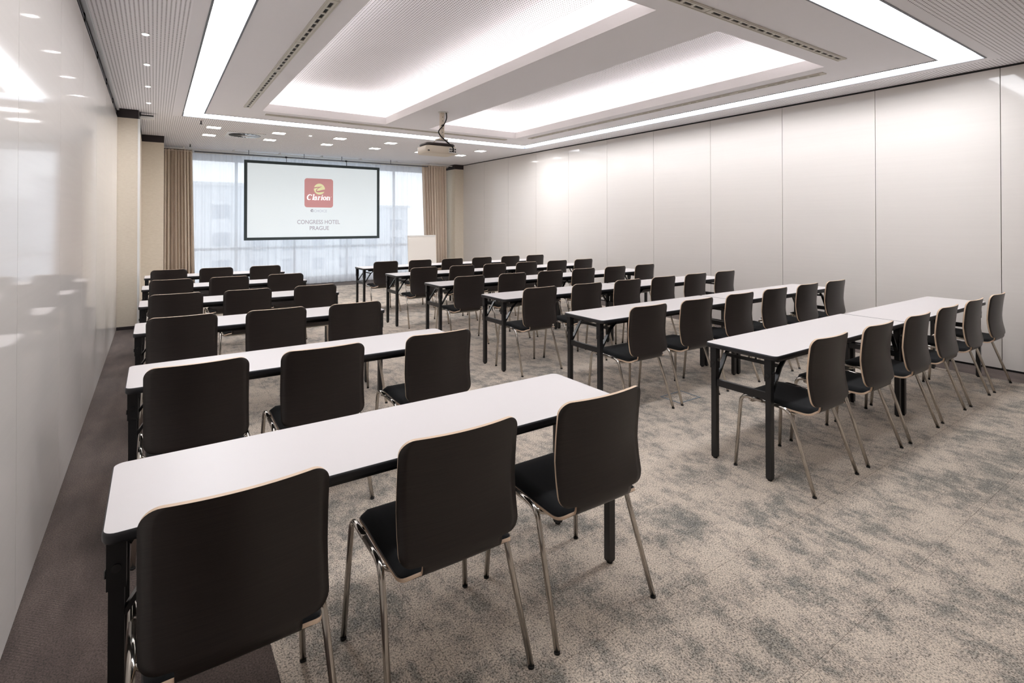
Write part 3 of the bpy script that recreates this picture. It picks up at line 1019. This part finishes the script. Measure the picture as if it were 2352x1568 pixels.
# ------------------------------------------------------------------ tables
TD, TH = 0.479, 0.74
LEN = {'L': 1.827, 'R': 1.880}
def make_table(TL):
    """origin on the floor below the near left corner; x along the table, y towards the window"""
    t = empty('folding_table')
    out = [(x + TL / 2, y + TD / 2) for x, y in rrect(TL, TD, .032, 6)]
    top_in = [(x + TL / 2, y + TD / 2) for x, y in rrect(TL - .008, TD - .008, .029, 6)]
    part('tabletop', lambda bm: prism(bm, top_in, TH - .026, TH), M_LAMINATE, t)
    def edge(bm):
        n = len(out)
        prof = [(.004, TH - .0004), (.001, TH - .003), (0, TH - .008), (0, TH - .022), (.004, TH - .029), (.012, TH - .030)]
        rings = []
        for ins, z in prof:
            rings.append([bm.verts.new((x + TL / 2, y + TD / 2, z)) for x, y in rrect(TL - 2 * ins, TD - 2 * ins, .032 - ins * .9, 6)])
        for a, b in zip(rings, rings[1:]):
            for k in range(n):
                f = bm.faces.new((a[(k + 1) % n], a[k], b[k], b[(k + 1) % n])); f.smooth = True
        bm.faces.new(rings[-1][::-1])
    part('edge_band', edge, M_EDGE, t)
    part('under_rail', lambda bm: box(bm, .10, TL - .10, .045, .07, TH - .055, TH - .0305), M_STEEL, t)
    part('under_rail', lambda bm: box(bm, .10, TL - .10, TD - .07, TD - .045, TH - .055, TH - .0305), M_STEEL, t)
    for side in (0, 1):
        sx = -1 if side else 1
        X = lambda d: d if side == 0 else TL - d
        xa, xb = sorted((X(.013), X(.047)))
        for yy in (.040, TD - .040 - .034):
            lg = part('leg', lambda bm: box(bm, xa, xb, yy, yy + .034, .014, TH - .031), M_STEEL, t)
            part('glide', lambda bm: [box(bm, xa + .002, xb - .002, yy + .002, yy + .032, .008, .014), disc(bm, ((xa + xb) / 2, yy + .017), .0135, 0, .008, 8)], M_RUBBER, lg)
            # bracket at the top of the leg with its bolt
            part('hinge_bracket', lambda bm: [box(bm, xa - .004, xb + .004, yy - .004, yy + .038, TH - .16, TH - .0312)], M_STEEL, lg)
            xo = xa - .0045 if side == 0 else xb + .0045
            part('bolt', lambda bm: disc(bm, (0, 0), .011, 0, .004, 14), M_STEELGLOSS, lg, loc=((xa + xb) / 2, yy - .0045, TH - .105), rot=(PI / 2, 0, 0))
            part('bolt', lambda bm: disc(bm, (0, 0), .011, 0, .004, 14), M_STEELGLOSS, lg, loc=(xo, yy + .017, TH - .125), rot=(0, -PI / 2 if side == 0 else PI / 2, 0))
            # folding brace
            part('brace', lambda bm: [bar(bm, (X(.046), yy + .017, .505), (X(.145), yy + .017, .655), .012, .026, (0, 1, 0)), bar(bm, (X(.140), yy + .017, .645), (X(.20), yy + .017, TH - .045), .010, .024, (0, 1, 0))], M_STEELGLOSS, t)
        xm = X(.030)
        part('crossbar', lambda bm: bar(bm, (xm, .0741, .49), (xm, TD - .0741, .49), .022, .042), M_STEEL, t)
        xn = X(.143)
        part('brace_rod', lambda bm: bar(bm, (xn, .064, .652), (xn, TD - .064, .652), .012, .020), M_STEEL, t)
    return t
TABX = {'L': [-.106, -.110, -.119, -.117, -.118, -.111], 'R': [2.974, 2.933, 2.922, 2.886, 2.905, 2.906]}
TABY = {'L': [1.651, 3.045, 4.506, 5.913, 7.393, 8.886], 'R': [1.656, 3.039, 4.428, 5.794, 7.236, 8.687]}
ROWW = ['sixth row from the window, nearest the camera', 'fifth row from the window', 'fourth row from the window', 'third row from the window', 'second row from the window', 'row nearest the window']
tables = {}
for side in ('L', 'R'):
    table0 = make_table(LEN[side])
    first = True
    for r in range(6):
        for k in range(1 if side == 'L' else 2):
            t = table0 if first else copy_tree(table0)
            first = False
            dy = 0.0 if k == 0 else (-.012 if r == 0 else rnd.uniform(-.012, .012))
            t.location = (TABX[side][r] + k * (LEN[side] + .005), TABY[side][r] + dy, 0)
            row = ROWW[r] if r else 'row nearest the camera'
            if side == 'L':
                l = 'white-topped black folding table beside the left wall, %s' % row
            else:
                l = 'white-topped folding table of right block, %s, %s' % ('aisle end' if k == 0 else 'wall end', row)
            tag(t, l, 'table', 'white folding tables in rows')
            tables[(side, r, k)] = t

# inventory sticker on the wall-end table of the nearest right row
st = part('sticker', lambda bm: box(bm, .0, .026, -.001, 0, 0, .042), M_WHITEPLASTIC, tables[('R', 0, 1)], loc=(.017, .0345, .545))
part('print_mark', lambda bm: [box(bm, .006, .020, -.0016, -.001, .010, .016), box(bm, .006, .020, -.0016, -.001, .022, .033)], M_EDGE, st)

# ------------------------------------------------------------------ chairs
CW = 0.214
def make_chair():
    """faces +y; origin on the floor below the top centre of the backrest"""
    c = empty('stacking_chair')
    prof = spline([(0, .000, .862), (0, .010, .80), (0, .019, .72), (0, .024, .64), (0, .024, .57), (0, .019, .515), (0, .016, .480), (0, .021, .453), (0, .040, .435), (0, .072, .429), (0, .12, .428), (0, .25, .431), (0, .37, .438), (0, .43, .437), (0, .462, .426), (0, .478, .408)], 6)
    S = [0.0]
    for a, b in zip(prof, prof[1:]):
        S.append(S[-1] + (b - a).length)
    LT = S[-1]
    def at(s):
        s = max(0, min(LT, s))
        for i in range(len(S) - 1):
            if S[i + 1] >= s:
                f = (s - S[i]) / (S[i + 1] - S[i])
                return prof[i].lerp(prof[i + 1], f)
        return prof[-1]
    SB = next(S[i] for i in range(len(S)) if prof[i].z < .478)      # bottom of the back
    SN = SB + .034                                                   # rear of the seat
    RT, RB, RS, RF = .048, .045, .055, .06
    def w(s):
        if s <= RT:
            return CW - RT + math.sqrt(max(0, RT * RT - (RT - s) ** 2))
        if s < SB - RB:
            return CW
        if s <= SB:
            return CW - RB + math.sqrt(max(0, RB * RB - (s - SB + RB) ** 2))
        if s < SN:
            return .142
        SWd = .206
        if s < SN + RS:
            return SWd - RS + math.sqrt(max(0, RS * RS - (SN + RS - s) ** 2))
        if s > LT - RF:
            return SWd - RF + math.sqrt(max(0, RF * RF - (s - LT + RF) ** 2))
        return SWd
    def wrap(s):
        if s < .22:
            return .032
        if s < SB + .01:
            return .032 - .020 * (s - .22) / (SB + .01 - .22)
        return max(0.0, .012 * (1 - (s - SB - .01) / .05))
    ss = []
    ss += [RT * (1 - math.cos(k / 8 * PI / 2)) for k in range(9)]
    ss += [RT + (SB - RB - RT) * k / 12 for k in range(1, 12)]
    ss += [SB - RB + RB * math.sin(k / 7 * PI / 2) for k in range(8)]
    ss += [SB + .0012, SB + .010, SB + .018, SB + .026, SN - .0012]
    ss += [SN + RS * (1 - math.cos(k / 7 * PI / 2)) for k in range(8)]
    ss += [SN + RS + (LT - RF - SN - RS) * k / 8 for k in range(1, 8)]
    ss += [LT - RF + RF * math.sin(k / 7 * PI / 2) for k in range(8)]
    NT = 14
    def surf(s, t, ww):
        p = at(s)
        x = t * ww
        return Vector((x, p.y + wrap(s) * (x / CW) ** 2, p.z))
    def normal(s, t, ww):
        a = surf(max(0, s - .004), t, ww); b = surf(min(LT, s + .004), t, ww)
        d1 = b - a
        e = .01
        a2 = surf(s, t - e, max(ww, .1)); b2 = surf(s, t + e, max(ww, .1))
        n = (b2 - a2).cross(d1)
        n.normalize()
        return n          # towards the sitter / upwards
    def grid(slist, wf, off):
        rows = []
        for s in slist:
            ww = wf(s)
            rows.append([surf(s, -1 + 2 * k / NT, ww) + normal(s, -1 + 2 * k / NT, ww) * off(s, -1 + 2 * k / NT) for k in range(NT + 1)])
        return rows
    # orient: make sure the normal points forwards on the back
    sgn = 1 if normal(.2, 0, CW).y > 0 else -1
    TK = .0055
    def slab(bm, slist, wf, off_lo, off_hi, rim_mi):
        lo = [[bm.verts.new(p) for p in r] for r in grid(slist, wf, lambda s, t: sgn * off_lo(s, t))]
        hi = [[bm.verts.new(p) for p in r] for r in grid(slist, wf, lambda s, t: sgn * off_hi(s, t))]
        n, mcol = len(slist), NT + 1
        for i in range(n - 1):
            for k in range(NT):
                f = bm.faces.new((lo[i][k], lo[i][k + 1], lo[i + 1][k + 1], lo[i + 1][k])); f.smooth = True
                f = bm.faces.new((hi[i][k], hi[i + 1][k], hi[i + 1][k + 1], hi[i][k + 1])); f.smooth = True
            for k in (0, NT):
                f = bm.faces.new((lo[i][k], lo[i + 1][k], hi[i + 1][k], hi[i][k])); f.material_index = rim_mi
        for i in (0, n - 1):
            for k in range(NT):
                f = bm.faces.new((lo[i][k], lo[i][k + 1], hi[i][k + 1], hi[i][k])); f.material_index = rim_mi
    sh_ = part('plywood_shell', lambda bm: slab(bm, ss, w, lambda s, t: -TK, lambda s, t: TK, 1), (M_VENEER, M_PLY), c, fix=True)
    # upholstered seat pad
    s0, s1 = SN + .006, LT - .012
    sl = [s0 + (s1 - s0) * k / 22 for k in range(23)]
    sl = [s0 + .004, s0 + .012, s0 + .024] + sl[2:-1] + [s1 - .006]
    sl = sorted(set([s0] + sl + [s1]))
    wpad = lambda s: max(.05, w(s) - .004 - (.018 * max(0, 1 - (s - s0) / .02)) ** 1)
    def crown(s, t):
        e = min((s - s0) / .03, (s1 - s) / .03, (1 - abs(t)) / .14, 1.0)
        e = max(0.0, e)
        return TK + .003 + .017 * math.sin(e * PI / 2)
    part('seat_pad', lambda bm: slab(bm, sl, wpad, lambda s, t: TK + .0002, crown, 0), M_PAD, c, fix=True)
    # thin pad on the front of the back
    b0, b1 = .010, SB - .012
    bl = [b0 + RT * (1 - math.cos(k / 6 * PI / 2)) for k in range(7)] + [b0 + RT + (b1 - RB - b0 - RT) * k / 8 for k in range(1, 8)] + [b1 - RB + RB * math.sin(k / 6 * PI / 2) for k in range(7)]
    def wback(s):
        if s < b0 + RT:
            return CW - .006 - RT + math.sqrt(max(0, RT * RT - (b0 + RT - s) ** 2))
        if s > b1 - RB:
            return CW - .006 - RB + math.sqrt(max(0, RB * RB - (s - b1 + RB) ** 2))
        return CW - .006
    part('back_pad', lambda bm: slab(bm, bl, wback, lambda s, t: TK + .0002, lambda s, t: TK + .004 + .004 * min(1, (1 - abs(t)) / .1), 0), M_PAD, c, fix=True)
    # chrome legs: every leg runs up and halfway along the side of the seat
    for sx in (-1, 1):
        rear = fillet([(sx * .249, .000, .006), (sx * .226, .150, .436), (sx * .226, .31, .441)], .055, 7)
        front = fillet([(sx * .251, .478, .006), (sx * .228, .452, .446), (sx * .226, .31, .441)], .05, 7)
        for pts in (rear, front):
            lg = part('leg', lambda bm: tube(bm, pts, .0105, 12), M_CHROME, c)
            p0 = pts[0]
            part('glide', lambda bm: disc(bm, (p0.x, p0.y), .0112, 0, .0085, 12), M_RUBBER, lg)
    part('crossbar', lambda bm: tube(bm, fillet([(-.222, .165, .425), (-.19, .15, .405), (.19, .15, .405), (.222, .165, .425)], .02, 4), .0085, 10), M_CHROME, c)
    part('crossbar', lambda bm: tube(bm, fillet([(-.222, .40, .428), (-.19, .40, .412), (.19, .40, .412), (.222, .40, .428)], .02, 4), .0085, 10), M_CHROME, c)
    for sx in (-1, 1):
        part('seat_bracket', lambda bm: [box(bm, sx * .16 - .02, sx * .16 + .02, .142, .172, .409, .4225)], M_STEEL, c)
    return c
CH = {'L1': [(0.186, 1.444, 0.4), (0.822, 1.460, -0.8), (1.430, 1.451, -0.3)], 'L2': [(0.178, 2.850, 0.2), (0.75, 2.835, -0.6), (1.42, 2.824, 0)], 'L3': [(0.172, 4.345, 0), (0.78, 4.300, -0.3), (1.372, 4.26, -0.5)], 'L4': [(0.174, 5.735, 0), (0.768, 5.705, 0), (1.408, 5.70, 0)], 'L5': [(0.172, 7.185, 0), (0.760, 7.170, 0), (1.398, 7.165, 0)], 'L6': [(0.178, 8.695, 0), (0.753, 8.69, 0), (1.403, 8.68, 0)],
 'R1': [(3.262, 1.462, -0.6), (3.917, 1.460, -0.3), (4.548, 1.452, -0.4), (5.180, 1.462, 0.2), (5.815, 1.464, 0.4), (6.450, 1.464, 0.2)], 'R2': [(3.261, 2.817, -0.2), (3.877, 2.817, -0.5), (4.520, 2.823, -0.2), (5.145, 2.835, -0.2), (5.793, 2.841, 0), (6.399, 2.833, -0.5)], 'R3': [(3.250, 4.225, 0), (3.876, 4.209, 0), (4.515, 4.222, 0), (5.136, 4.223, 0), (5.773, 4.234, 0), (6.400, 4.231, 0)], 'R4': [(3.211, 5.602, 0), (3.845, 5.593, 0), (4.465, 5.587, -.2), (5.079, 5.601, 0), (5.717, 5.609, 0), (6.362, 5.608, 0)], 'R5': [(3.271, 7.049, 0), (3.898, 7.040, -0.4), (4.498, 7.050, 0), (5.124, 7.052, 0), (5.774, 7.051, 0), (6.383, 7.054, 0)], 'R6': [(3.238, 8.497, 0), (3.867, 8.500, 0), (4.500, 8.501, 0), (5.129, 8.503, 0), (5.780, 8.503, 0), (6.383, 8.503, 0)]}
LPOS = {3: ['nearest the left wall', 'middle of three', 'on the aisle'], 6: ['on the aisle', 'second from the aisle', 'third from the aisle', 'fourth from the aisle', 'fifth from the aisle', 'nearest the right wall']}
CROW = ['row nearest camera', 'fifth row from window', 'fourth row from window', 'third row from window', 'second row from window', 'row nearest window']
chair0 = make_chair()
first = True
for key, lst in CH.items():
    side, r = key[0], int(key[1]) - 1
    for k, (x, y, a) in enumerate(lst):
        c = chair0 if first else copy_tree(chair0)
        first = False
        c.location = (x, y, 0)
        c.rotation_euler = (0, 0, math.radians(a))
        tag(c, 'dark plywood chair, %s, %s block of tables, %s' % (LPOS[len(lst)][k], 'left' if side == 'L' else 'right', CROW[r]), 'chair', 'dark plywood chairs behind the tables')
